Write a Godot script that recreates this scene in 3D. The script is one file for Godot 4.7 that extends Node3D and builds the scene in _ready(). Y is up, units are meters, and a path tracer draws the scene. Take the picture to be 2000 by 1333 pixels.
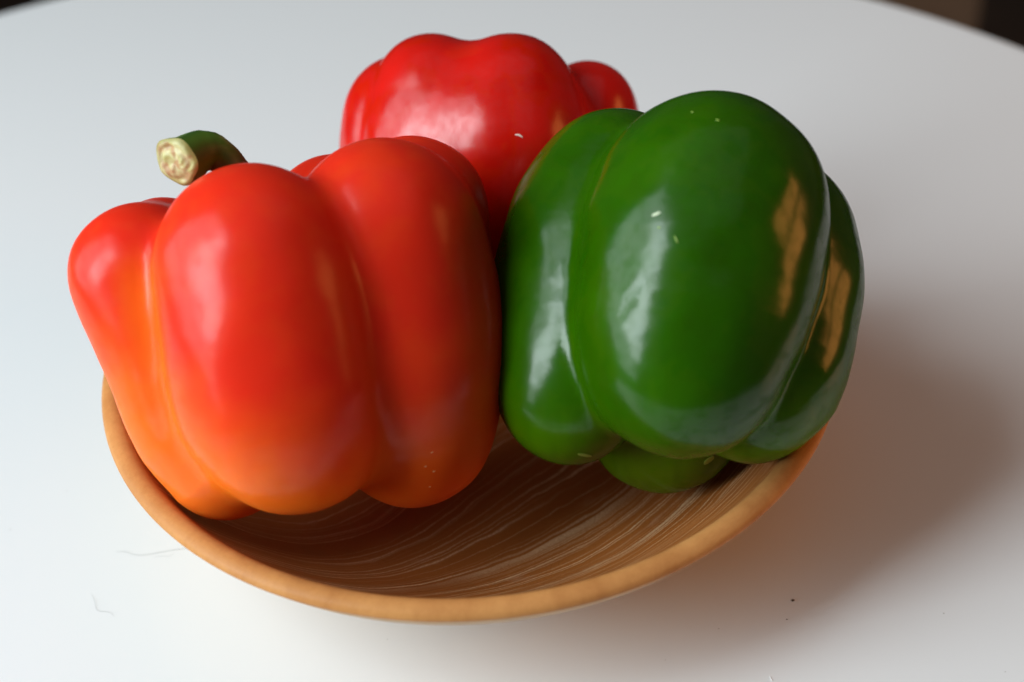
extends Node3D
# Three bell peppers in a turned wooden bowl on a round white table, lit by a window at the left
# and, weakly, by a warm lamp at the right. Metres, y up; the origin is on the table under the bowl.

const GREEN_BASE := Vector3(0.0560, 0.0189, 0.0233)
const GREEN_LOBES := [
	[0.0059, 0.0808, -0.0014, 0.0279, 0.0009, 0.0719, 0.0123, 0.0273, -0.0024, 0.0641, 0.0238, 0.0249, -0.0048, 0.0579, 0.0324, 0.0199],  # front
	[-0.0157, 0.0716, -0.0250, 0.0207, -0.0210, 0.0624, -0.0112, 0.0228, -0.0241, 0.0526, 0.0034, 0.0232, -0.0304, 0.0421, 0.0200, 0.0176],  # left
	[0.0255, 0.0620, -0.0163, 0.0187, 0.0241, 0.0540, -0.0030, 0.0195, 0.0190, 0.0440, 0.0130, 0.0192, 0.0135, 0.0397, 0.0222, 0.0164],  # right
	[0.0098, 0.0563, -0.0403, 0.0208, 0.0045, 0.0415, -0.0212, 0.0226, -0.0013, 0.0304, -0.0051, 0.0223, -0.0061, 0.0204, 0.0061, 0.0204],  # back
	[0.0052, 0.0673, -0.0222, 0.0145, -0.0022, 0.0449, 0.0122, 0.0141],  # core
]
const RED_BASE := Vector3(-0.0493, 0.0253, 0.0286)
const RED_LOBES := [
	[0.0009, 0.0762, 0.0058, 0.0220, 0.0039, 0.0661, 0.0124, 0.0233, 0.0048, 0.0553, 0.0185, 0.0238, 0.0059, 0.0467, 0.0236, 0.0230, 0.0081, 0.0400, 0.0270, 0.0198],  # mid
	[-0.0311, 0.0665, -0.0045, 0.0148, -0.0248, 0.0531, 0.0024, 0.0145, -0.0210, 0.0368, 0.0130, 0.0130, -0.0119, 0.0259, 0.0188, 0.0166],  # left
	[0.0310, 0.0710, -0.0095, 0.0228, 0.0330, 0.0538, -0.0007, 0.0243, 0.0337, 0.0407, 0.0075, 0.0236, 0.0352, 0.0260, 0.0165, 0.0180],  # right
	[0.0373, 0.0630, -0.0282, 0.0196, 0.0335, 0.0404, -0.0178, 0.0201, 0.0296, 0.0228, -0.0057, 0.0188],  # backright
	[-0.0255, 0.0613, -0.0210, 0.0126, -0.0207, 0.0443, -0.0177, 0.0160, -0.0129, 0.0279, -0.0075, 0.0174, 0.0007, 0.0147, 0.0010, 0.0148],  # backleft
	[0.0174, 0.0579, -0.0316, 0.0187, 0.0131, 0.0389, -0.0216, 0.0202, 0.0086, 0.0179, -0.0090, 0.0177],  # backmid
	[-0.0271, 0.0669, -0.0089, 0.0120, -0.0241, 0.0508, -0.0013, 0.0128, -0.0144, 0.0325, 0.0097, 0.0154],  # valley
	[-0.0255, 0.0738, -0.0067, 0.0032, -0.0258, 0.0603, 0.0022, 0.0037, -0.0233, 0.0472, 0.0103, 0.0043, -0.0190, 0.0329, 0.0192, 0.0038],  # rib
	[0.0012, 0.0628, -0.0086, 0.0114, 0.0085, 0.0292, 0.0117, 0.0116],  # core
]
const REAR_BASE := Vector3(0.0046, 0.0097, -0.0474)
const REAR_LOBES := [
	[-0.0118, 0.0785, -0.0121, 0.0164, -0.0120, 0.0608, 0.0007, 0.0185, -0.0095, 0.0441, 0.0129, 0.0174, -0.0086, 0.0254, 0.0177, 0.0138],  # f1
	[0.0114, 0.0797, -0.0064, 0.0171, 0.0098, 0.0627, 0.0084, 0.0195, 0.0065, 0.0439, 0.0166, 0.0175, 0.0026, 0.0249, 0.0181, 0.0138],  # f2
	[-0.0093, 0.0654, -0.0040, 0.0179, -0.0021, 0.0661, -0.0022, 0.0220, 0.0088, 0.0692, 0.0038, 0.0199],  # fa
	[-0.0114, 0.0484, 0.0061, 0.0174, -0.0018, 0.0497, 0.0089, 0.0203, 0.0070, 0.0523, 0.0135, 0.0183],  # fb
	[-0.0199, 0.0699, -0.0154, 0.0173, -0.0199, 0.0549, -0.0064, 0.0177, -0.0152, 0.0374, 0.0056, 0.0150, -0.0102, 0.0232, 0.0122, 0.0129],  # left
	[0.0333, 0.0660, -0.0191, 0.0140, 0.0296, 0.0516, -0.0091, 0.0158, 0.0193, 0.0341, 0.0044, 0.0151, 0.0078, 0.0201, 0.0124, 0.0129],  # right
	[0.0004, 0.0615, -0.0307, 0.0177, -0.0008, 0.0447, -0.0200, 0.0194, -0.0021, 0.0272, -0.0046, 0.0178, -0.0030, 0.0147, 0.0070, 0.0147],  # back
	[0.0019, 0.0663, -0.0196, 0.0136, -0.0016, 0.0368, 0.0009, 0.0106],  # core
]
const RED_STEM := [0.0022, 0.0652, -0.0160, 0.0067, -0.0019, 0.0748, -0.0205, 0.0051, -0.0058, 0.0818, -0.0237, 0.0039, -0.0098, 0.0867, -0.0247, 0.0045, -0.0136, 0.0886, -0.0217, 0.0054, -0.0170, 0.0901, -0.0160, 0.0061]
const GREEN_STEM := [0.0059, 0.0702, -0.0179, 0.0072, 0.0069, 0.0762, -0.0253, 0.0047, 0.0079, 0.0814, -0.0303, 0.0045, 0.0093, 0.0848, -0.0334, 0.0047]
const HAIR_LONG := [-0.1013, 0.0297, -0.0986, 0.0301, -0.0960, 0.0313, -0.0929, 0.0318, -0.0892, 0.0310, -0.0850, 0.0304, -0.0794, 0.0300, -0.0751, 0.0302]
const HAIR_BRANCH := [-0.0904, 0.0327, -0.0879, 0.0325, -0.0864, 0.0327, -0.0849, 0.0314]
const HAIR_KINK := [-0.1056, 0.0451, -0.1044, 0.0476, -0.1035, 0.0504, -0.1025, 0.0515, -0.1009, 0.0517, -0.0994, 0.0523, -0.0983, 0.0535]
const CRUMBS := [0.0817, 0.0612, 0.0791, 0.0675, 0.0611, 0.0693, 0.1197, 0.0684, 0.1303, 0.0884, -0.1329, 0.0186, -0.0249, 0.0667, 0.0463, 0.0786, 0.1045, 0.0494, -0.1195, 0.0042]
const LINT := [0.0718, 0.0857, 0.0721, 0.0873]
const GREEN_MARKS := [0.0462, 0.1152, 0.0463, 0.906, 0.419, 0.051, 0.00110, 0.00012, 0.00035, 0, 0.0465, 0.1136, 0.0492, 0.881, 0.121, 0.457, 0.00034, 0.00012, 0.00023, 1, 0.0619, 0.1271, 0.0266, 0.737, -0.117, 0.666, 0.00047, 0.00012, 0.00029, 1, 0.0566, 0.1270, 0.0220, 0.718, 0.135, 0.683, 0.00036, 0.00012, 0.00024, 1, 0.0278, 0.0556, 0.0599, 0.787, -0.544, -0.290, 0.00223, 0.00012, 0.00056, 1, 0.0600, 0.0394, 0.0472, 0.377, -0.898, -0.225, 0.00104, 0.00012, 0.00169, 1, 0.0498, 0.1126, 0.0526, 0.301, -0.495, 0.815, 0.00103, 0.00012, 0.00017, 1]
const RED_MARKS := [-0.0107, 0.0576, 0.0625, 0.232, -0.967, 0.108, 0.00012, 0.00012, 0.00031, 0, -0.0090, 0.0611, 0.0613, 0.244, -0.959, 0.144, 0.00012, 0.00012, 0.00037, 0, -0.0089, 0.0556, 0.0623, 0.216, -0.976, 0.037, 0.00012, 0.00012, 0.00037, 0, -0.0102, 0.0510, 0.0627, 0.174, -0.979, -0.106, 0.00012, 0.00012, 0.00025, 0]
const REAR_MARKS := [0.0165, 0.0917, -0.0275, 0.906, -0.383, 0.179, 0.00117, 0.00012, 0.00028, 0]
const GREEN_DENTS := [-0.0166, 0.0827, 0.0357, 0.0022, 0.0003, -0.0183, 0.0800, 0.0367, 0.0012, 0.0002, -0.0149, 0.0853, 0.0345, 0.0012, 0.0002, 0.0100, 0.1029, 0.0159, 0.0120, 0.0010, 0.0068, 0.0895, 0.0344, 0.0110, 0.0008]
const GREEN_K := [0.003, 0.0030, 0.0026, 0.003, 0.006]
const RED_K := [0.005, 0.005, 0.0045, 0.005, 0.006, 0.006, 0.009, 0.0025, 0.006]
const REAR_K := [0.006, 0.006, 0.010, 0.008, 0.0012, 0.005, 0.005, 0.006]

const DUST := ["faint dust speck on the white table just below the bowl's front right rim", "faint dust speck nearest the right edge of the picture beyond the crumbs", "faint dust speck in the lower right corner of the picture", "faint dust speck at the far left edge, level with the long hair", "faint dust speck below the middle of the bowl's front rim", "faint dust speck at the front edge between the lint fibre and the bowl", "faint dust speck in the bowl's shadow, above the brown crumb", "faint dust speck left of the bowl, above the long hair"]
const CELL := 0.0013
const COARSE := 4

var rng := RandomNumberGenerator.new()


func _ready() -> void:
	rng.seed = 7
	# ---- camera
	var cam := Camera3D.new()
	cam.name = "camera"
	var forward := Vector3(0.0, -0.63203, -0.77494)
	var right := Vector3(0.99844, -0.04326, 0.03528)
	var up := Vector3(0.05582, 0.77374, -0.63104)
	cam.transform = Transform3D(Basis(right, up, -forward).orthonormalized(), Vector3(0.0118, 0.3281, 0.3491))
	cam.near = 0.02
	cam.far = 30.0
	cam.fov = 23.53
	cam.current = true
	add_child(cam)
	# ---- surroundings, exposure, lens
	var we := WorldEnvironment.new()
	we.name = "world_environment"
	var env := Environment.new()
	env.background_mode = Environment.BG_COLOR
	env.background_color = Color(0.045, 0.042, 0.040).linear_to_srgb()
	env.tonemap_mode = Environment.TONE_MAPPER_LINEAR
	env.tonemap_exposure = 1.0
	env.sdfgi_enabled = true
	env.ssao_enabled = true
	env.ssil_enabled = true
	we.environment = env
	var lens := CameraAttributesPhysical.new()
	lens.frustum_focal_length = 35.0
	lens.exposure_aperture = 4.6
	lens.frustum_focus_distance = 0.415
	we.camera_attributes = lens
	add_child(we)
	cam.fov = 23.53
	# ---- light: two panes of a window on the left, a warm lamp on the right
	for pane in [[0.42, 0.62, 0.44, 0.62, 1.35], [0.42, 1.33, 0.44, 0.72, 1.45], [-0.06, 1.33, 0.44, 0.72, 0.42], [-0.06, 0.62, 0.44, 0.62, 0.36], [0.18, 0.17, 0.92, 0.24, 0.28]]:
		area_light("window_light", Vector3(-0.84, pane[1], pane[0]), Vector2(pane[2], pane[3]), Vector3(0.0, pane[1], pane[0]), Color(0.93, 0.98, 1.0), pane[4] * 0.98)
	area_light("ceiling_light", Vector3(0.0, 1.9, -0.1), Vector2(2.4, 2.4), Vector3(0.0, 0.0, -0.101), Color(0.93, 0.97, 1.0), 0.36)
	for lamp in [Vector3(0.95, 0.44, 0.02), Vector3(0.95, 0.15, 0.06)]:
		area_light("lamp_light", lamp, Vector2(0.38, 0.23), Vector3(0.05, 0.08, 0.03), Color(1.0, 0.64, 0.32), 0.145)

	build_setting()
	build_backdrop_things()
	build_table()
	build_bowl()
	build_peppers()
	build_small_things()


func area_light(called: String, at: Vector3, size: Vector2, target: Vector3, tint: Color, energy: float) -> void:
	var l := AreaLight3D.new()
	l.name = called
	l.area_size = size
	l.light_color = tint
	l.light_energy = energy
	l.shadow_enabled = true
	l.area_range = 6.0
	add_child(l, true)
	l.look_at_from_position(at, target, Vector3.UP if absf(at.x - target.x) > 0.01 else Vector3.RIGHT)


# ------------------------------------------------------------------ helpers

func tag(o: Node, label: String, category: String, group := "", kind := "") -> void:
	if label:
		o.set_meta("label", label)
	if category:
		o.set_meta("category", category)
	if group:
		o.set_meta("group", group)
	if kind:
		o.set_meta("kind", kind)


func thing(called: String, at: Vector3) -> Node3D:
	var o := Node3D.new()
	o.name = called
	add_child(o, true)
	o.position = at
	return o


func put(called: String, mesh: Mesh, m: Material, parent: Node) -> MeshInstance3D:
	var o := MeshInstance3D.new()
	o.name = called
	o.mesh = mesh
	o.material_override = m
	o.cast_shadow = GeometryInstance3D.SHADOW_CASTING_SETTING_ON
	parent.add_child(o, true)
	return o


func lin(r: float, g: float, b: float) -> Color:
	return Color(r, g, b).linear_to_srgb()


func arrays_mesh(v: PackedVector3Array, n: PackedVector3Array, idx: PackedInt32Array, col := PackedColorArray(), uv := PackedVector2Array()) -> ArrayMesh:
	var a := []
	a.resize(Mesh.ARRAY_MAX)
	a[Mesh.ARRAY_VERTEX] = v
	a[Mesh.ARRAY_NORMAL] = n
	a[Mesh.ARRAY_INDEX] = idx
	if col.size():
		a[Mesh.ARRAY_COLOR] = col
	if uv.size():
		a[Mesh.ARRAY_TEX_UV] = uv
	var m := ArrayMesh.new()
	m.add_surface_from_arrays(Mesh.PRIMITIVE_TRIANGLES, a)
	return m


func noise_texture(sd: int, freq: float, octaves: int, ramp: Gradient = null, as_normal := false, bump := 1.0, kind := FastNoiseLite.TYPE_SIMPLEX_SMOOTH, side := 512) -> NoiseTexture2D:
	var n := FastNoiseLite.new()
	n.seed = sd
	n.noise_type = kind
	n.frequency = freq
	n.fractal_octaves = octaves
	var t := NoiseTexture2D.new()
	t.width = side
	t.height = side
	t.seamless = true
	t.noise = n
	if ramp:
		t.color_ramp = ramp
	t.as_normal_map = as_normal
	t.bump_strength = bump
	return t


func ramp_of(at: Array, cols: Array) -> Gradient:
	var g := Gradient.new()
	g.offsets = PackedFloat32Array(at)
	g.colors = PackedColorArray(cols)
	return g


# a turned shape: profile of (radius, height) points, smooth normals, planar uv from above
func lathe(profile: PackedVector2Array, steps: int, span: float) -> ArrayMesh:
	var v := PackedVector3Array()
	var n := PackedVector3Array()
	var uv := PackedVector2Array()
	var idx := PackedInt32Array()
	var rows := profile.size()
	for i in rows:
		var a := profile[maxi(i - 1, 0)]
		var b := profile[mini(i + 1, rows - 1)]
		var d := (b - a).normalized()
		for k in steps + 1:
			var t := TAU * k / steps
			var p := Vector3(profile[i].x * cos(t), profile[i].y, profile[i].x * sin(t))
			v.append(p)
			n.append(Vector3(-d.y * cos(t), d.x, -d.y * sin(t)))
			uv.append(Vector2(p.x / span + 0.5, p.z / span + 0.5))
	for i in rows - 1:
		for k in steps:
			var q := i * (steps + 1) + k
			idx.append_array([q, q + steps + 1, q + 1, q + 1, q + steps + 1, q + steps + 2])
	return arrays_mesh(v, n, idx, PackedColorArray(), uv)


func smooth_profile(points: Array, per: int) -> PackedVector2Array:
	var out := PackedVector2Array()
	for i in points.size() - 1:
		var a: Vector2 = points[maxi(i - 1, 0)]
		var b: Vector2 = points[i]
		var c: Vector2 = points[i + 1]
		var d: Vector2 = points[mini(i + 2, points.size() - 1)]
		for k in per:
			var t := float(k) / per
			out.append(b.cubic_interpolate(c, a, d, t) if b.distance_to(c) > 0.0 else b)
	out.append(points[-1])
	return out


# ------------------------------------------------------------------ setting and table

func build_setting() -> void:
	var fm := StandardMaterial3D.new()
	fm.albedo_texture = noise_texture(3, 0.01, 4, ramp_of([0.0, 1.0], [lin(0.030, 0.014, 0.007), lin(0.055, 0.027, 0.013)]))
	fm.uv1_triplanar = true
	fm.uv1_world_triplanar = true
	fm.uv1_scale = Vector3(1.3, 1.3, 1.3)
	fm.roughness = 0.6
	var box := BoxMesh.new()
	box.size = Vector3(8.0, 0.05, 8.0)
	var floor_mesh := put("floor", box, fm, self)
	floor_mesh.position = Vector3(0.0, -0.745, -1.0)
	tag(floor_mesh, "dark brown floor far below the white table", "", "", "structure")


func build_backdrop_things() -> void:
	var wm := StandardMaterial3D.new()
	wm.albedo_texture = noise_texture(8, 0.02, 4, ramp_of([0.0, 1.0], [lin(0.16, 0.10, 0.06), lin(0.24, 0.155, 0.10)]))
	wm.uv1_triplanar = true
	wm.uv1_scale = Vector3(2.0, 12.0, 2.0)
	wm.roughness = 0.6
	var board := BoxMesh.new()
	board.size = Vector3(0.22, 0.42, 0.02)
	var o := put("wooden_board", board, wm, self)
	o.position = Vector3(0.350, -0.509, -1.00)
	o.rotation = Vector3(0.0, 0.12, 0.0)
	tag(o, "brown board low behind the table edge, out of focus", "board")


func build_table() -> void:
	var t := thing("table", Vector3(-0.0393, 0.0, 0.0046))
	tag(t, "round white table with a smooth satin top and a rounded edge", "table")
	var m := StandardMaterial3D.new()
	m.albedo_color = lin(0.78, 0.78, 0.78)
	m.roughness = 0.35
	m.metallic_specular = 0.5
	m.roughness_texture = noise_texture(12, 0.012, 3, ramp_of([0.0, 1.0], [Color(0.85, 0.85, 0.85), Color(1, 1, 1)]))
	m.uv1_triplanar = true
	m.uv1_scale = Vector3(9, 9, 9)
	var top := PackedVector2Array()
	for i in 24:
		top.append(Vector2(0.340 * i / 23.0, 0.0))
	for k in 9:
		var a := PI / 2.0 * (8 - k) / 8.0
		top.append(Vector2(0.340 + 0.004 * cos(a), -0.004 + 0.004 * sin(a)))
	for p in [Vector2(0.344, -0.018), Vector2(0.342, -0.022), Vector2(0.30, -0.024), Vector2(0.0, -0.024)]:
		top.append(p)
	put("tabletop", lathe(top, 180, 0.7), m, t)
	var leg := smooth_profile([Vector2(0.0, -0.7205), Vector2(0.21, -0.7205), Vector2(0.205, -0.705), Vector2(0.06, -0.685), Vector2(0.03, -0.62), Vector2(0.028, -0.2), Vector2(0.04, -0.06), Vector2(0.09, -0.0245)], 5)
	leg.reverse()
	put("pedestal_leg", lathe(leg, 60, 0.7), m, t)


# ------------------------------------------------------------------ bowl

func wood_image(side: int, span: float) -> Array:
	var colour := Image.create(side, side, false, Image.FORMAT_RGB8)
	var height := Image.create(side, side, false, Image.FORMAT_RGB8)
	var n1 := FastNoiseLite.new()
	n1.seed = 21
	n1.frequency = 1.0
	n1.noise_type = FastNoiseLite.TYPE_SIMPLEX_SMOOTH
	var dir := Vector2(0.76, -0.65)
	var across := Vector2(0.65, 0.76)
	for j in side:
		for i in side:
			var p := Vector2((i + 0.5) / side - 0.5, (j + 0.5) / side - 0.5) * span
			var r := p.length()
			if r > 0.103:
				continue
			var h := clampf((r - 0.04) / 0.055, 0.0, 1.0)
			var y := 0.009 + 0.0365 * pow(h, 1.6)
			var s := p.dot(dir)
			var t := p.dot(across) + y * 0.55
			# growth rings: nearly flat layers of the block, cut by the curve of the bowl
			var w := t + 0.0050 * n1.get_noise_2d(s * 9.0, t * 14.0) + 0.0005 * n1.get_noise_2d(s * 90.0 + 9.0, t * 160.0)
			var ring := w / 0.0041
			ring += 1.3 * n1.get_noise_1d(w * 130.0) + 0.5 * n1.get_noise_1d(w * 420.0 + 5.0)
			var f := ring - floorf(ring)
			var cell := floorf(ring)
			var strength := clampf(0.6 + 0.9 * n1.get_noise_2d(cell * 7.3, s * 12.0), 0.1, 1.0)
			var band := exp(-pow((f - 0.5) / 0.12, 2.0)) * strength
			# open pores drawn out along the grain
			var pore := n1.get_noise_2d(s * 420.0, t * 2600.0)
			var pore2 := n1.get_noise_2d(s * 900.0 + 40.0, t * 3600.0)
			var speck := clampf(0.5 + 0.9 * pore, 0.0, 1.0)
			var vein := band * (0.35 + 0.65 * clampf(0.55 + 1.1 * pore2, 0.0, 1.0))
			var tone := 0.5 + 0.5 * n1.get_noise_2d(s * 16.0 + 3.0, t * 70.0)
			var c := Color(0.290, 0.084, 0.017).lerp(Color(0.450, 0.155, 0.036), clampf(0.15 + 0.6 * tone + 0.25 * speck, 0.0, 1.0))
			c = c.lerp(Color(0.90, 0.62, 0.36), vein)
			var patch := clampf(n1.get_noise_2d(s * 38.0 + 77.0, t * 80.0) * 2.2 - 0.9, 0.0, 1.0)
			c = c.lerp(Color(0.55, 0.30, 0.17), patch * 0.4)
			var dark := clampf(-pore2 * 1.8 - 0.75, 0.0, 1.0)
			c = c.lerp(Color(0.10, 0.035, 0.012), dark * 0.5)
			# the rim and the outside are sanded paler, with end grain showing as short flecks
			var rim := smoothstep(0.0930, 0.0945, r)
			if rim > 0.0:
				var ang := atan2(p.y, p.x)
				var fl := n1.get_noise_2d(ang * 62.0, r * 900.0) * 0.6 + n1.get_noise_2d(ang * 150.0, r * 1500.0) * 0.4
				var big := n1.get_noise_2d(cos(ang) * 5.0 + 11.0, sin(ang) * 5.0)
				var rc := Color(0.40, 0.155, 0.045).lerp(Color(0.62, 0.29, 0.095), clampf(0.5 + 0.16 * fl + 0.45 * big + 0.16 * n1.get_noise_2d(ang * 22.0, r * 260.0), 0.0, 1.0))
				c = c.lerp(rc, rim)
			colour.set_pixel(i, j, c.linear_to_srgb())
			var hh := clampf(0.55 - 0.30 * dark + 0.12 * pore - 0.22 * vein * speck, 0.0, 1.0)
			height.set_pixel(i, j, Color(hh, hh, hh))
	return [ImageTexture.create_from_image(colour), ImageTexture.create_from_image(height)]


func build_bowl() -> void:
	var maps := wood_image(1400, 0.206)
	var m := StandardMaterial3D.new()
	m.albedo_texture = maps[0]
	m.heightmap_enabled = true
	m.heightmap_texture = maps[1]
	m.heightmap_scale = 0.03
	m.roughness = 0.38
	m.metallic_specular = 0.24
	m.texture_repeat = false
	var inside := smooth_profile([Vector2(0.0, 0.009), Vector2(0.02, 0.009), Vector2(0.04, 0.0095), Vector2(0.058, 0.0125), Vector2(0.072, 0.0205), Vector2(0.084, 0.0315), Vector2(0.0908, 0.0395), Vector2(0.0935, 0.0438)], 6)
	var lip := smooth_profile([Vector2(0.0943, 0.0449), Vector2(0.0953, 0.0456), Vector2(0.0966, 0.0459), Vector2(0.0980, 0.0457), Vector2(0.0994, 0.0449), Vector2(0.1000, 0.0436), Vector2(0.0994, 0.0424), Vector2(0.0984, 0.0417)], 4)
	inside.append_array(lip)
	var outside := smooth_profile([Vector2(0.0984, 0.0417), Vector2(0.0964, 0.0386), Vector2(0.0932, 0.0345), Vector2(0.0797, 0.0225), Vector2(0.066, 0.0125), Vector2(0.0555, 0.0045), Vector2(0.0535, 0.0006), Vector2(0.052, 0.0004), Vector2(0.0, 0.0004)], 5)
	var um := StandardMaterial3D.new()
	um.albedo_texture = noise_texture(17, 0.02, 4, ramp_of([0.0, 1.0], [lin(0.50, 0.31, 0.16), lin(0.62, 0.43, 0.26)]))
	um.uv1_triplanar = true
	um.uv1_scale = Vector3(9.0, 45.0, 9.0)
	um.roughness = 0.55
	var b := thing("wooden_bowl", Vector3.ZERO)
	put("bowl_inside", lathe(inside, 220, 0.206), m, b)
	put("bowl_underside", lathe(outside, 220, 0.206), um, b)
	tag(b, "shallow turned wooden bowl with open grain and a pale rim holding three peppers", "bowl")


# ------------------------------------------------------------------ peppers
# A pepper is the smooth union of its lobes; each lobe is a chain of spheres joined by round cones.

class Field:
	var a := PackedVector3Array()
	var ab := PackedVector3Array()
	var inv := PackedFloat32Array()
	var ra := PackedFloat32Array()
	var dr := PackedFloat32Array()
	var lobe_from := PackedInt32Array()
	var lobe_mid := PackedVector3Array()
	var lobe_reach := PackedFloat32Array()
	var lobe_k := PackedFloat32Array()
	var dents := PackedFloat32Array()
	var noise := FastNoiseLite.new()
	var fine := FastNoiseLite.new()
	var amount := 0.0008
	var lo := Vector3.INF
	var hi := -Vector3.INF

	func add_lobe(raw: Array, parts: int, k: float) -> void:
		var p: Array[Vector4] = []
		for i in raw.size() / 4:
			p.append(Vector4(raw[i * 4], raw[i * 4 + 1], raw[i * 4 + 2], raw[i * 4 + 3]))
		var c: Array[Vector4] = []
		if p.size() < 3:
			c = p
		else:
			for i in p.size() - 1:
				var p0 := p[i - 1] if i > 0 else 2.0 * p[0] - p[1]
				var p3 := p[i + 2] if i + 2 < p.size() else 2.0 * p[-1] - p[-2]
				for s in parts:
					var t := float(s) / parts
					c.append(0.5 * (2.0 * p[i] + (p[i + 1] - p0) * t + (2.0 * p0 - 5.0 * p[i] + 4.0 * p[i + 1] - p3) * t * t + (3.0 * p[i] - p0 - 3.0 * p[i + 1] + p3) * t * t * t))
			c.append(p[-1])
		lobe_from.append(a.size())
		lobe_k.append(k)
		var mid := Vector3.ZERO
		for q in c:
			mid += Vector3(q.x, q.y, q.z) / c.size()
		var reach := 0.0
		for i in c.size():
			var q := Vector3(c[i].x, c[i].y, c[i].z)
			reach = maxf(reach, q.distance_to(mid) + c[i].w)
			lo = lo.min(q - Vector3.ONE * c[i].w)
			hi = hi.max(q + Vector3.ONE * c[i].w)
			if i + 1 < c.size():
				var d := Vector3(c[i + 1].x, c[i + 1].y, c[i + 1].z) - q
				a.append(q)
				ab.append(d)
				inv.append(1.0 / d.length_squared())
				ra.append(c[i].w)
				dr.append(c[i + 1].w - c[i].w)
		lobe_mid.append(mid)
		lobe_reach.append(reach)

	func at(q: Vector3) -> float:
		var best := 1.0
		for l in lobe_from.size():
			var k := lobe_k[l]
			if q.distance_to(lobe_mid[l]) - lobe_reach[l] > best + k:
				continue
			var until := lobe_from[l + 1] if l + 1 < lobe_from.size() else a.size()
			var m := 1.0
			for s in range(lobe_from[l], until):
				var w := q - a[s]
				var t := clampf(w.dot(ab[s]) * inv[s], 0.0, 1.0)
				var d := (w - ab[s] * t).length() - ra[s] - dr[s] * t
				var h := 0.005 - absf(m - d)
				m = minf(m, d)
				if h > 0.0:
					m -= h * h * 50.0
			var g := k - absf(best - m)
			best = minf(best, m)
			if g > 0.0:
				best -= g * g * 0.25 / k
		for d in dents.size() / 5:
			var e := q.distance_to(Vector3(dents[d * 5], dents[d * 5 + 1], dents[d * 5 + 2])) / dents[d * 5 + 3]
			if e < 2.5:
				best += dents[d * 5 + 4] * exp(-e * e)
		return best + amount * noise.get_noise_3dv(q) + 0.00002 * fine.get_noise_3dv(q)


func new_field(lobes: Array, ks: Array, sd: int) -> Field:
	var f := Field.new()
	for i in lobes.size():
		f.add_lobe(lobes[i], 3, ks[i] if i < ks.size() else ks[-1])
	f.noise.seed = sd
	f.noise.frequency = 30.0
	f.noise.fractal_octaves = 2
	f.fine.seed = sd + 1
	f.fine.frequency = 210.0
	f.fine.fractal_octaves = 2
	return f


# surface nets: one vertex in each cell that the surface crosses, one quad round each crossed edge
func net(f: Field) -> Array:
	var pad := CELL * COARSE
	var o := f.lo - Vector3.ONE * pad
	var size := f.hi - f.lo + Vector3.ONE * pad * 2.0
	var cx := int(ceil(size.x / pad))
	var cy := int(ceil(size.y / pad))
	var cz := int(ceil(size.z / pad))
	var nx := cx * COARSE + 1
	var ny := cy * COARSE + 1
	var nz := cz * COARSE + 1
	var g := PackedFloat32Array()
	g.resize(nx * ny * nz)
	g.fill(9.0)
	var cells := PackedInt32Array()
	for k in cz:
		for j in cy:
			for i in cx:
				var mid := o + Vector3(i + 0.5, j + 0.5, k + 0.5) * pad
				if absf(f.at(mid)) < pad * 1.05:
					for c in COARSE + 1:
						for b in COARSE + 1:
							for a in COARSE + 1:
								var x := i * COARSE + a
								var y := j * COARSE + b
								var z := k * COARSE + c
								var at := (z * ny + y) * nx + x
								if g[at] > 8.0:
									g[at] = f.at(o + Vector3(x, y, z) * CELL)
								if a < COARSE and b < COARSE and c < COARSE:
									cells.append(at)
	var step := [1, nx, nx * ny]
	var corner := PackedInt32Array([0, 1, nx, nx + 1, nx * ny, nx * ny + 1, nx * ny + nx, nx * ny + nx + 1])
	var edges := [[0, 1], [2, 3], [4, 5], [6, 7], [0, 2], [1, 3], [4, 6], [5, 7], [0, 4], [1, 5], [2, 6], [3, 7]]
	var offs: Array[Vector3] = []
	for c in 8:
		offs.append(Vector3(c & 1, (c >> 1) & 1, (c >> 2) & 1))
	var v := PackedVector3Array()
	var nrm := PackedVector3Array()
	var idx := PackedInt32Array()
	var where := {}
	var e := 0.00035
	for at in cells:
		var mask := 0
		for c in 8:
			if g[at + corner[c]] < 0.0:
				mask |= 1 << c
		if mask == 0 or mask == 255:
			continue
		var s := Vector3.ZERO
		var n := 0
		for ed in edges:
			var d0 := g[at + corner[ed[0]]]
			var d1 := g[at + corner[ed[1]]]
			if (d0 < 0.0) != (d1 < 0.0):
				s += offs[ed[0]].lerp(offs[ed[1]], d0 / (d0 - d1))
				n += 1
		var x := at % nx
		var y := (at / nx) % ny
		var z := at / (nx * ny)
		var p := o + (Vector3(x, y, z) + s / n) * CELL
		var d1 := f.at(p + Vector3(e, -e, -e))
		var d2 := f.at(p + Vector3(-e, -e, e))
		var d3 := f.at(p + Vector3(-e, e, -e))
		var d4 := f.at(p + Vector3(e, e, e))
		var grad := Vector3(d1 - d2 - d3 + d4, -d1 - d2 + d3 + d4, -d1 + d2 - d3 + d4).normalized()
		p -= grad * clampf((d1 + d2 + d3 + d4) * 0.25, -CELL * 0.5, CELL * 0.5)
		where[at] = v.size()
		v.append(p)
		nrm.append(grad)
	for at in where:
		var inside0 := g[at] < 0.0
		for ax in 3:
			if inside0 == (g[at + step[ax]] < 0.0):
				continue
			var s1: int = step[(ax + 1) % 3]
			var s2: int = step[(ax + 2) % 3]
			if not (where.has(at - s1) and where.has(at - s2) and where.has(at - s1 - s2)):
				continue
			var q := [where[at], where[at - s1], where[at - s1 - s2], where[at - s2]]
			if not inside0:
				q.reverse()
			idx.append_array([q[0], q[2], q[1], q[0], q[3], q[2]])
	return [v, nrm, idx]


var fields: Array[Field] = []
var nets := [[], [], []]


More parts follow.
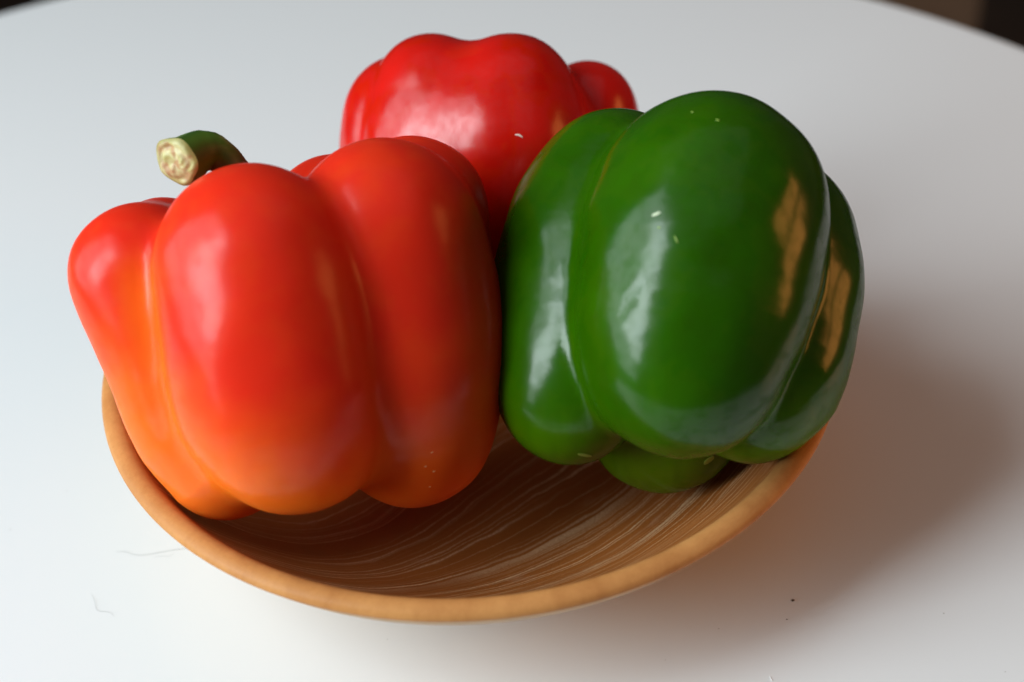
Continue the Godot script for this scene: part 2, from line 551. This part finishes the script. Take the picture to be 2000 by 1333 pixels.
func net_task(i: int) -> void:
	nets[i] = net(fields[i])


func skin(gloss: float, spec: float, coat: float, coat_rough: float, sd: int) -> StandardMaterial3D:
	var m := StandardMaterial3D.new()
	m.vertex_color_use_as_albedo = true
	m.albedo_color = Color.WHITE
	m.roughness = gloss
	m.roughness_texture = noise_texture(sd, 0.014, 4, ramp_of([0.0, 0.45, 0.6, 1.0], [Color(0.72, 0.72, 0.72), Color(0.8, 0.8, 0.8), Color(0.96, 0.96, 0.96), Color(1, 1, 1)]))
	m.roughness_texture_channel = BaseMaterial3D.TEXTURE_CHANNEL_RED
	m.metallic_specular = spec
	m.clearcoat_enabled = true
	m.clearcoat = coat
	m.clearcoat_roughness = coat_rough
	m.clearcoat_texture = noise_texture(sd + 9, 0.022, 4, ramp_of([0.0, 0.30, 0.42, 1.0], [Color(0.45, 0.45, 0.45), Color(0.6, 0.6, 0.6), Color(0.95, 0.95, 0.95), Color(1, 1, 1)]))
	m.normal_enabled = true
	m.normal_texture = noise_texture(sd + 5, 0.03, 3, null, true, 3.0)
	m.normal_scale = 0.004
	m.uv1_triplanar = true
	m.uv1_scale = Vector3(17, 17, 17)
	return m


func surface_point(f: Field, p: Vector3) -> Array:
	var e := 0.0003
	var n := Vector3.UP
	for i in 6:
		n = Vector3(f.at(p + Vector3(e, 0, 0)) - f.at(p - Vector3(e, 0, 0)), f.at(p + Vector3(0, e, 0)) - f.at(p - Vector3(0, e, 0)), f.at(p + Vector3(0, 0, e)) - f.at(p - Vector3(0, 0, e))).normalized()
		p -= n * f.at(p)
	return [p, n]


# a tube through (x, y, z, radius) points, its end closed by a cap of its own
func tube(raw: Array, per: int, sides: int, ribs: int, rib: float, tint: Callable) -> Array:
	var f := Field.new()
	f.add_lobe(raw, per, 0.001)
	var pts := PackedVector3Array(f.a)
	var rad := PackedFloat32Array(f.ra)
	pts.append(f.a[-1] + f.ab[-1])
	rad.append(f.ra[-1] + f.dr[-1])
	var v := PackedVector3Array()
	var nr := PackedVector3Array()
	var col := PackedColorArray()
	var idx := PackedInt32Array()
	var dir := (pts[1] - pts[0]).normalized()
	var side := dir.cross(Vector3(0.3, 0.2, 1)).normalized()
	var last := pts.size() - 1
	var ring := PackedVector3Array()
	for i in pts.size():
		var d := (pts[mini(i + 1, last)] - pts[maxi(i - 1, 0)]).normalized()
		side = (side - d * side.dot(d)).normalized()
		var other := d.cross(side)
		for k in sides + 1:
			var t := TAU * k / sides
			var r := rad[i] * (1.0 + rib * cos(t * ribs + 0.8) + rib * 0.6 * sin(t * (ribs - 2) + i * 0.15) + rib * 1.1 * sin(i * 0.75 + t) + rib * 0.5 * sin(i * 1.7 - 2.0 * t))
			var out := side * cos(t) + other * sin(t)
			v.append(pts[i] + out * r)
			nr.append(out)
			col.append(tint.call(float(i) / last, t))
			if i == last and k < sides:
				ring.append(pts[i] + out * r)
	for i in last:
		for k in sides:
			var q := i * (sides + 1) + k
			idx.append_array([q, q + sides + 1, q + 1, q + 1, q + sides + 1, q + sides + 2])
	return [arrays_mesh(v, nr, idx, col), ring, pts[last], (pts[last] - pts[last - 1]).normalized()]


func cut_face(ring: PackedVector3Array, mid: Vector3, out: Vector3) -> ArrayMesh:
	var n := FastNoiseLite.new()
	n.seed = 5
	n.frequency = 330.0
	n.fractal_octaves = 2
	var v := PackedVector3Array()
	var nr := PackedVector3Array()
	var col := PackedColorArray()
	var idx := PackedInt32Array()
	var sides := ring.size()
	var rows := 12
	for i in rows + 1:
		var s := 1.0 - float(i) / rows
		for k in sides + 1:
			var edge := ring[k % sides]
			var p := mid.lerp(edge, s)
			var lift := 0.0014 * sqrt(maxf(0.0, 1.0 - s * s)) + 0.0007 * n.get_noise_3dv(p) * minf(1.0, (1.0 - s) * 5.0) - 0.0009 * exp(-pow((s - 0.66) / 0.1, 2.0)) * clampf(0.4 + 1.5 * n.get_noise_3dv(p * 0.4), 0.0, 1.0)
			v.append(p + out * lift)
			nr.append(Vector3.ZERO)
			var pale := Color(0.42, 0.38, 0.13).lerp(Color(0.56, 0.51, 0.25), clampf(0.5 + 1.2 * n.get_noise_3dv(p + Vector3(1, 0, 0)), 0.0, 1.0))
			var brown := clampf(n.get_noise_3dv(p * 0.75 + Vector3(0.5, 0, 0)) * 3.0 - 0.35, 0.0, 1.0)
			var c := pale.lerp(Color(0.40, 0.19, 0.085), brown * 0.8)
			c = c.lerp(Color(0.26, 0.22, 0.05), exp(-pow((s - 0.98) / 0.12, 2.0)) * 0.85)
			c = c.lerp(Color(0.30, 0.14, 0.06), exp(-pow((s - 0.62) / 0.09, 2.0)) * clampf(0.5 + 2.0 * n.get_noise_3dv(p * 0.5), 0.0, 1.0) * 0.7)
			col.append(c)
	for i in rows:
		for k in sides:
			var q := i * (sides + 1) + k
			idx.append_array([q, q + sides + 1, q + 1, q + 1, q + sides + 1, q + sides + 2])
	for t in idx.size() / 3:
		var a := idx[t * 3]
		var b := idx[t * 3 + 1]
		var c := idx[t * 3 + 2]
		var fn := (v[c] - v[a]).cross(v[b] - v[a])
		for q in [a, b, c]:
			nr[q] += fn
	for i in nr.size():
		nr[i] = nr[i].normalized() if nr[i].length_squared() > 0.0 else out
		if nr[i].dot(out) < 0.0:
			nr[i] = -nr[i]
	for i in rows + 1:
		nr[i * (sides + 1) + sides] = nr[i * (sides + 1)]
	return arrays_mesh(v, nr, idx, col)


# a small raised mark lying on the skin
func fleck(parent: Node3D, f: Field, called: String, near: Vector3, along: Vector3, size: Vector3, m: Material, bend := 0.0) -> void:
	var hit := surface_point(f, near)
	var p: Vector3 = hit[0]
	var n: Vector3 = hit[1]
	var x := (along - n * along.dot(n)).normalized()
	var z := x.cross(n)
	var s := SphereMesh.new()
	s.radius = 1.0
	s.height = 2.0
	s.radial_segments = 14
	s.rings = 8
	var arr := s.get_mesh_arrays()
	var v: PackedVector3Array = arr[Mesh.ARRAY_VERTEX]
	var nr: PackedVector3Array = arr[Mesh.ARRAY_NORMAL]
	for i in v.size():
		var q := v[i] * size
		q.z += bend * (v[i].x * v[i].x - 0.4) + 0.12 * size.z * sin(v[i].x * 7.0)
		v[i] = x * q.x + n * q.y + z * q.z
		nr[i] = (x * nr[i].x / size.x + n * nr[i].y / size.y + z * nr[i].z / size.z).normalized()
	var o := put(called, arrays_mesh(v, nr, arr[Mesh.ARRAY_INDEX]), m, parent)
	o.position = p + n * size.y * 0.3


func matte(c: Color, rough := 0.6) -> StandardMaterial3D:
	var m := StandardMaterial3D.new()
	m.albedo_color = c
	m.roughness = rough
	return m


func build_peppers() -> void:
	fields = [new_field(GREEN_LOBES, GREEN_K, 31), new_field(RED_LOBES, RED_K, 47), new_field(REAR_LOBES, REAR_K, 59)]
	fields[0].dents = PackedFloat32Array(GREEN_DENTS)
	fields[1].amount = 0.0006
	fields[2].amount = 0.0003
	var job := WorkerThreadPool.add_group_task(net_task, 3, 3, true)
	WorkerThreadPool.wait_for_group_task_completion(job)
	var patchy := FastNoiseLite.new()
	patchy.seed = 90
	patchy.frequency = 36.0
	patchy.fractal_octaves = 3

	# green pepper, leaning out over the rim on the right
	var green := thing("bell_pepper", GREEN_BASE)
	tag(green, "glossy dark green bell pepper leaning on the bowl rim", "pepper", "bell peppers in the wooden bowl")
	var col := PackedColorArray()
	for p in nets[0][0]:
		var t := clampf(0.5 + 0.8 * patchy.get_noise_3dv(p), 0.0, 1.0)
		var c := Color(0.016, 0.070, 0.002).lerp(Color(0.026, 0.094, 0.003), t)
		c = c.lerp(Color(0.080, 0.185, 0.004), 0.85 * (1.0 - smoothstep(0.018, 0.060, p.y)))
		c = c.lerp(Color(0.010, 0.055, 0.002), clampf(0.45 * patchy.get_noise_3d(p.x * 5.0, p.y * 0.6, p.z * 5.0), 0.0, 0.4))
		col.append(c)
	var gm := skin(0.5, 0.03, 0.66, 0.19, 400)
	put("skin", arrays_mesh(nets[0][0], nets[0][1], nets[0][2], col), gm, green)
	var stalk_tint := func(t: float, a: float) -> Color: return Color(0.10, 0.17, 0.025).lerp(Color(0.07, 0.14, 0.02), 0.5 + 0.5 * sin(a * 5.0))
	var st := tube(GREEN_STEM, 4, 28, 5, 0.07, stalk_tint)
	var sm := matte(Color.WHITE, 0.5)
	sm.vertex_color_use_as_albedo = true
	var gs := put("stem", st[0], sm, green)
	put("cut_end", cut_face(st[1], st[2], st[3]), sm, gs)
	var white := matte(lin(0.62, 0.68, 0.45), 0.5)
	var yellow := matte(lin(0.24, 0.36, 0.05), 0.45)
	for k in GREEN_MARKS.size() / 10:
		var a := GREEN_MARKS.slice(k * 10, k * 10 + 10)
		fleck(green, fields[0], "scar" if a[9] > 0.5 else "fleck", Vector3(a[0], a[1], a[2]) - GREEN_BASE, Vector3(a[3], a[4], a[5]), Vector3(a[6], a[7], a[8]), yellow if a[9] > 0.5 else white)

	# red and orange pepper in front on the left
	var red := thing("bell_pepper", RED_BASE)
	tag(red, "red bell pepper turning orange below with its cut green stem showing", "pepper", "bell peppers in the wooden bowl")
	col = PackedColorArray()
	for p in nets[1][0]:
		var streak := patchy.get_noise_3d(p.x * 4.0, p.y * 0.5, p.z * 4.0)
		var low := 1.0 - smoothstep(0.022, 0.076, p.y + 0.16 * p.x + 0.012 * patchy.get_noise_3dv(p * 0.7) + 0.006 * streak)
		low *= 1.0 - 0.30 * smoothstep(0.018, 0.032, p.x)
		var valley := exp(-pow((p.x + 0.0235 - 0.10 * (0.05 - p.y)) / 0.006, 2.0)) * smoothstep(0.0, 0.012, p.z) * 0.75
		var w := clampf(maxf(low, valley) + 0.10 * patchy.get_noise_3dv(p * 1.4) + 0.08 * streak, 0.0, 1.0)
		col.append(Color(0.70, 0.026, 0.009).lerp(Color(0.84, 0.145, 0.012), w))
	var rm := skin(0.5, 0.06, 0.46, 0.25, 500)
	rm.subsurf_scatter_enabled = true
	rm.subsurf_scatter_strength = 0.38
	put("skin", arrays_mesh(nets[1][0], nets[1][1], nets[1][2], col), rm, red)
	var pn := patchy
	var red_tint := func(t: float, a: float) -> Color:
		var c := Color(0.075, 0.165, 0.012).lerp(Color(0.035, 0.090, 0.008), 0.5 + 0.5 * sin(a * 5.0 + 1.0))
		c = c.lerp(Color(0.36, 0.34, 0.14), clampf(pn.get_noise_3d(cos(a) * 0.012, sin(a) * 0.012, t * 0.07) * 3.0 - 0.75, 0.0, 1.0) * 0.7)
		return c.lerp(Color(0.085, 0.050, 0.012), 1.0 - smoothstep(0.35, 0.62, t))
	st = tube(RED_STEM, 5, 44, 5, 0.04, red_tint)
	var rs := put("stem", st[0], sm, red)
	put("cut_end", cut_face(st[1], st[2], st[3]), sm, rs)
	var cream := matte(lin(0.80, 0.42, 0.16), 0.5)
	for k in RED_MARKS.size() / 10:
		var a := RED_MARKS.slice(k * 10, k * 10 + 10)
		fleck(red, fields[1], "fleck", Vector3(a[0], a[1], a[2]) - RED_BASE, Vector3(a[3], a[4], a[5]), Vector3(a[6], a[7], a[8]), cream)

	# deep red pepper at the back
	var rear := thing("bell_pepper", REAR_BASE)
	tag(rear, "deep red bell pepper standing behind the other two", "pepper", "bell peppers in the wooden bowl")
	col = PackedColorArray()
	for p in nets[2][0]:
		var t := clampf(0.5 + 0.9 * patchy.get_noise_3dv(p * 1.3), 0.0, 1.0)
		col.append(Color(0.48, 0.006, 0.003).lerp(Color(0.60, 0.012, 0.005), t))
	var bm := skin(0.5, 0.08, 0.90, 0.23, 600)
	bm.roughness_texture = noise_texture(640, 0.03, 2, ramp_of([0.0, 0.5, 0.56, 1.0], [Color(0.7, 0.7, 0.7), Color(0.8, 0.8, 0.8), Color(1, 1, 1), Color(1, 1, 1)]))
	bm.clearcoat_texture = noise_texture(660, 0.035, 2, ramp_of([0.0, 0.42, 0.50, 1.0], [Color(0.62, 0.62, 0.62), Color(0.72, 0.72, 0.72), Color(1, 1, 1), Color(1, 1, 1)]))
	put("skin", arrays_mesh(nets[2][0], nets[2][1], nets[2][2], col), bm, rear)
	var pink := matte(lin(0.85, 0.70, 0.62), 0.5)
	for k in REAR_MARKS.size() / 10:
		var a := REAR_MARKS.slice(k * 10, k * 10 + 10)
		fleck(rear, fields[2], "fleck", Vector3(a[0], a[1], a[2]) - REAR_BASE, Vector3(a[3], a[4], a[5]), Vector3(a[6], a[7], a[8]), pink, 0.0003)


# ------------------------------------------------------------------ hairs and crumbs on the table

func fibre(called: String, xz: Array, radius: float, m: Material) -> MeshInstance3D:
	var raw := []
	var at := Vector3(xz[0], radius, xz[1])
	for i in xz.size() / 2:
		var ends := 0.45 if i == 0 or i == xz.size() / 2 - 1 else 1.0
		raw.append_array([xz[i * 2] - at.x, 0.0004 * absf(sin(i * 1.7)) * (1.0 if ends == 1.0 else 0.0), xz[i * 2 + 1] - at.z, radius * ends])
	var plain_tint := func(_t: float, _a: float) -> Color: return Color.WHITE
	var o := put(called, tube(raw, 6, 8, 3, 0.0, plain_tint)[0], m, self)
	o.position = at
	return o


func build_small_things() -> void:
	var hair := matte(lin(0.34, 0.34, 0.34), 0.5)
	tag(fibre("hair", HAIR_LONG, 0.000035, hair), "long thin grey hair on the table running under the bowl rim", "hair")
	tag(fibre("hair", HAIR_BRANCH, 0.00002, hair), "short faint hair lying along the long hair by the bowl", "hair")
	tag(fibre("hair", HAIR_KINK, 0.00003, hair), "kinked short grey hair on the bare white table near the corner", "hair")
	var lint := fibre("lint_fibre", LINT, 0.00014, matte(lin(0.95, 0.95, 0.95), 0.4))
	tag(lint, "tiny bright white lint fibre at the front edge of the table", "lint")
	var cm := matte(lin(0.10, 0.055, 0.03), 0.8)
	var sizes := [0.00045, 0.0002, 0.00011, 0.00013, 0.00012, 0.00014, 0.0001, 0.0001, 0.00009, 0.0001]
	var words := ["small dark brown crumb on the table in front of the bowl shadow", "tiny dark speck just below the larger brown crumb"]
	for i in sizes.size():
		var s := SphereMesh.new()
		s.radius = 1.0
		s.height = 2.0
		s.radial_segments = 12
		s.rings = 7
		var arr := s.get_mesh_arrays()
		var v: PackedVector3Array = arr[Mesh.ARRAY_VERTEX]
		for k in v.size():
			var j := 1.0 + 0.28 * sin(v[k].x * 5.0 + i) * cos(v[k].z * 4.0) + 0.15 * sin(v[k].y * 7.0)
			v[k] = v[k] * j * Vector3(1.0, 0.55, 0.7) * sizes[i]
		var o := put("crumb", arrays_mesh(v, arr[Mesh.ARRAY_NORMAL], arr[Mesh.ARRAY_INDEX]), cm, self)
		o.position = Vector3(CRUMBS[i * 2], sizes[i] * 0.5, CRUMBS[i * 2 + 1])
		if i < 2:
			tag(o, words[i], "crumb")
		else:
			tag(o, DUST[i - 2], "dust speck", "dust specks on the table")
			o.name = "dust_speck"
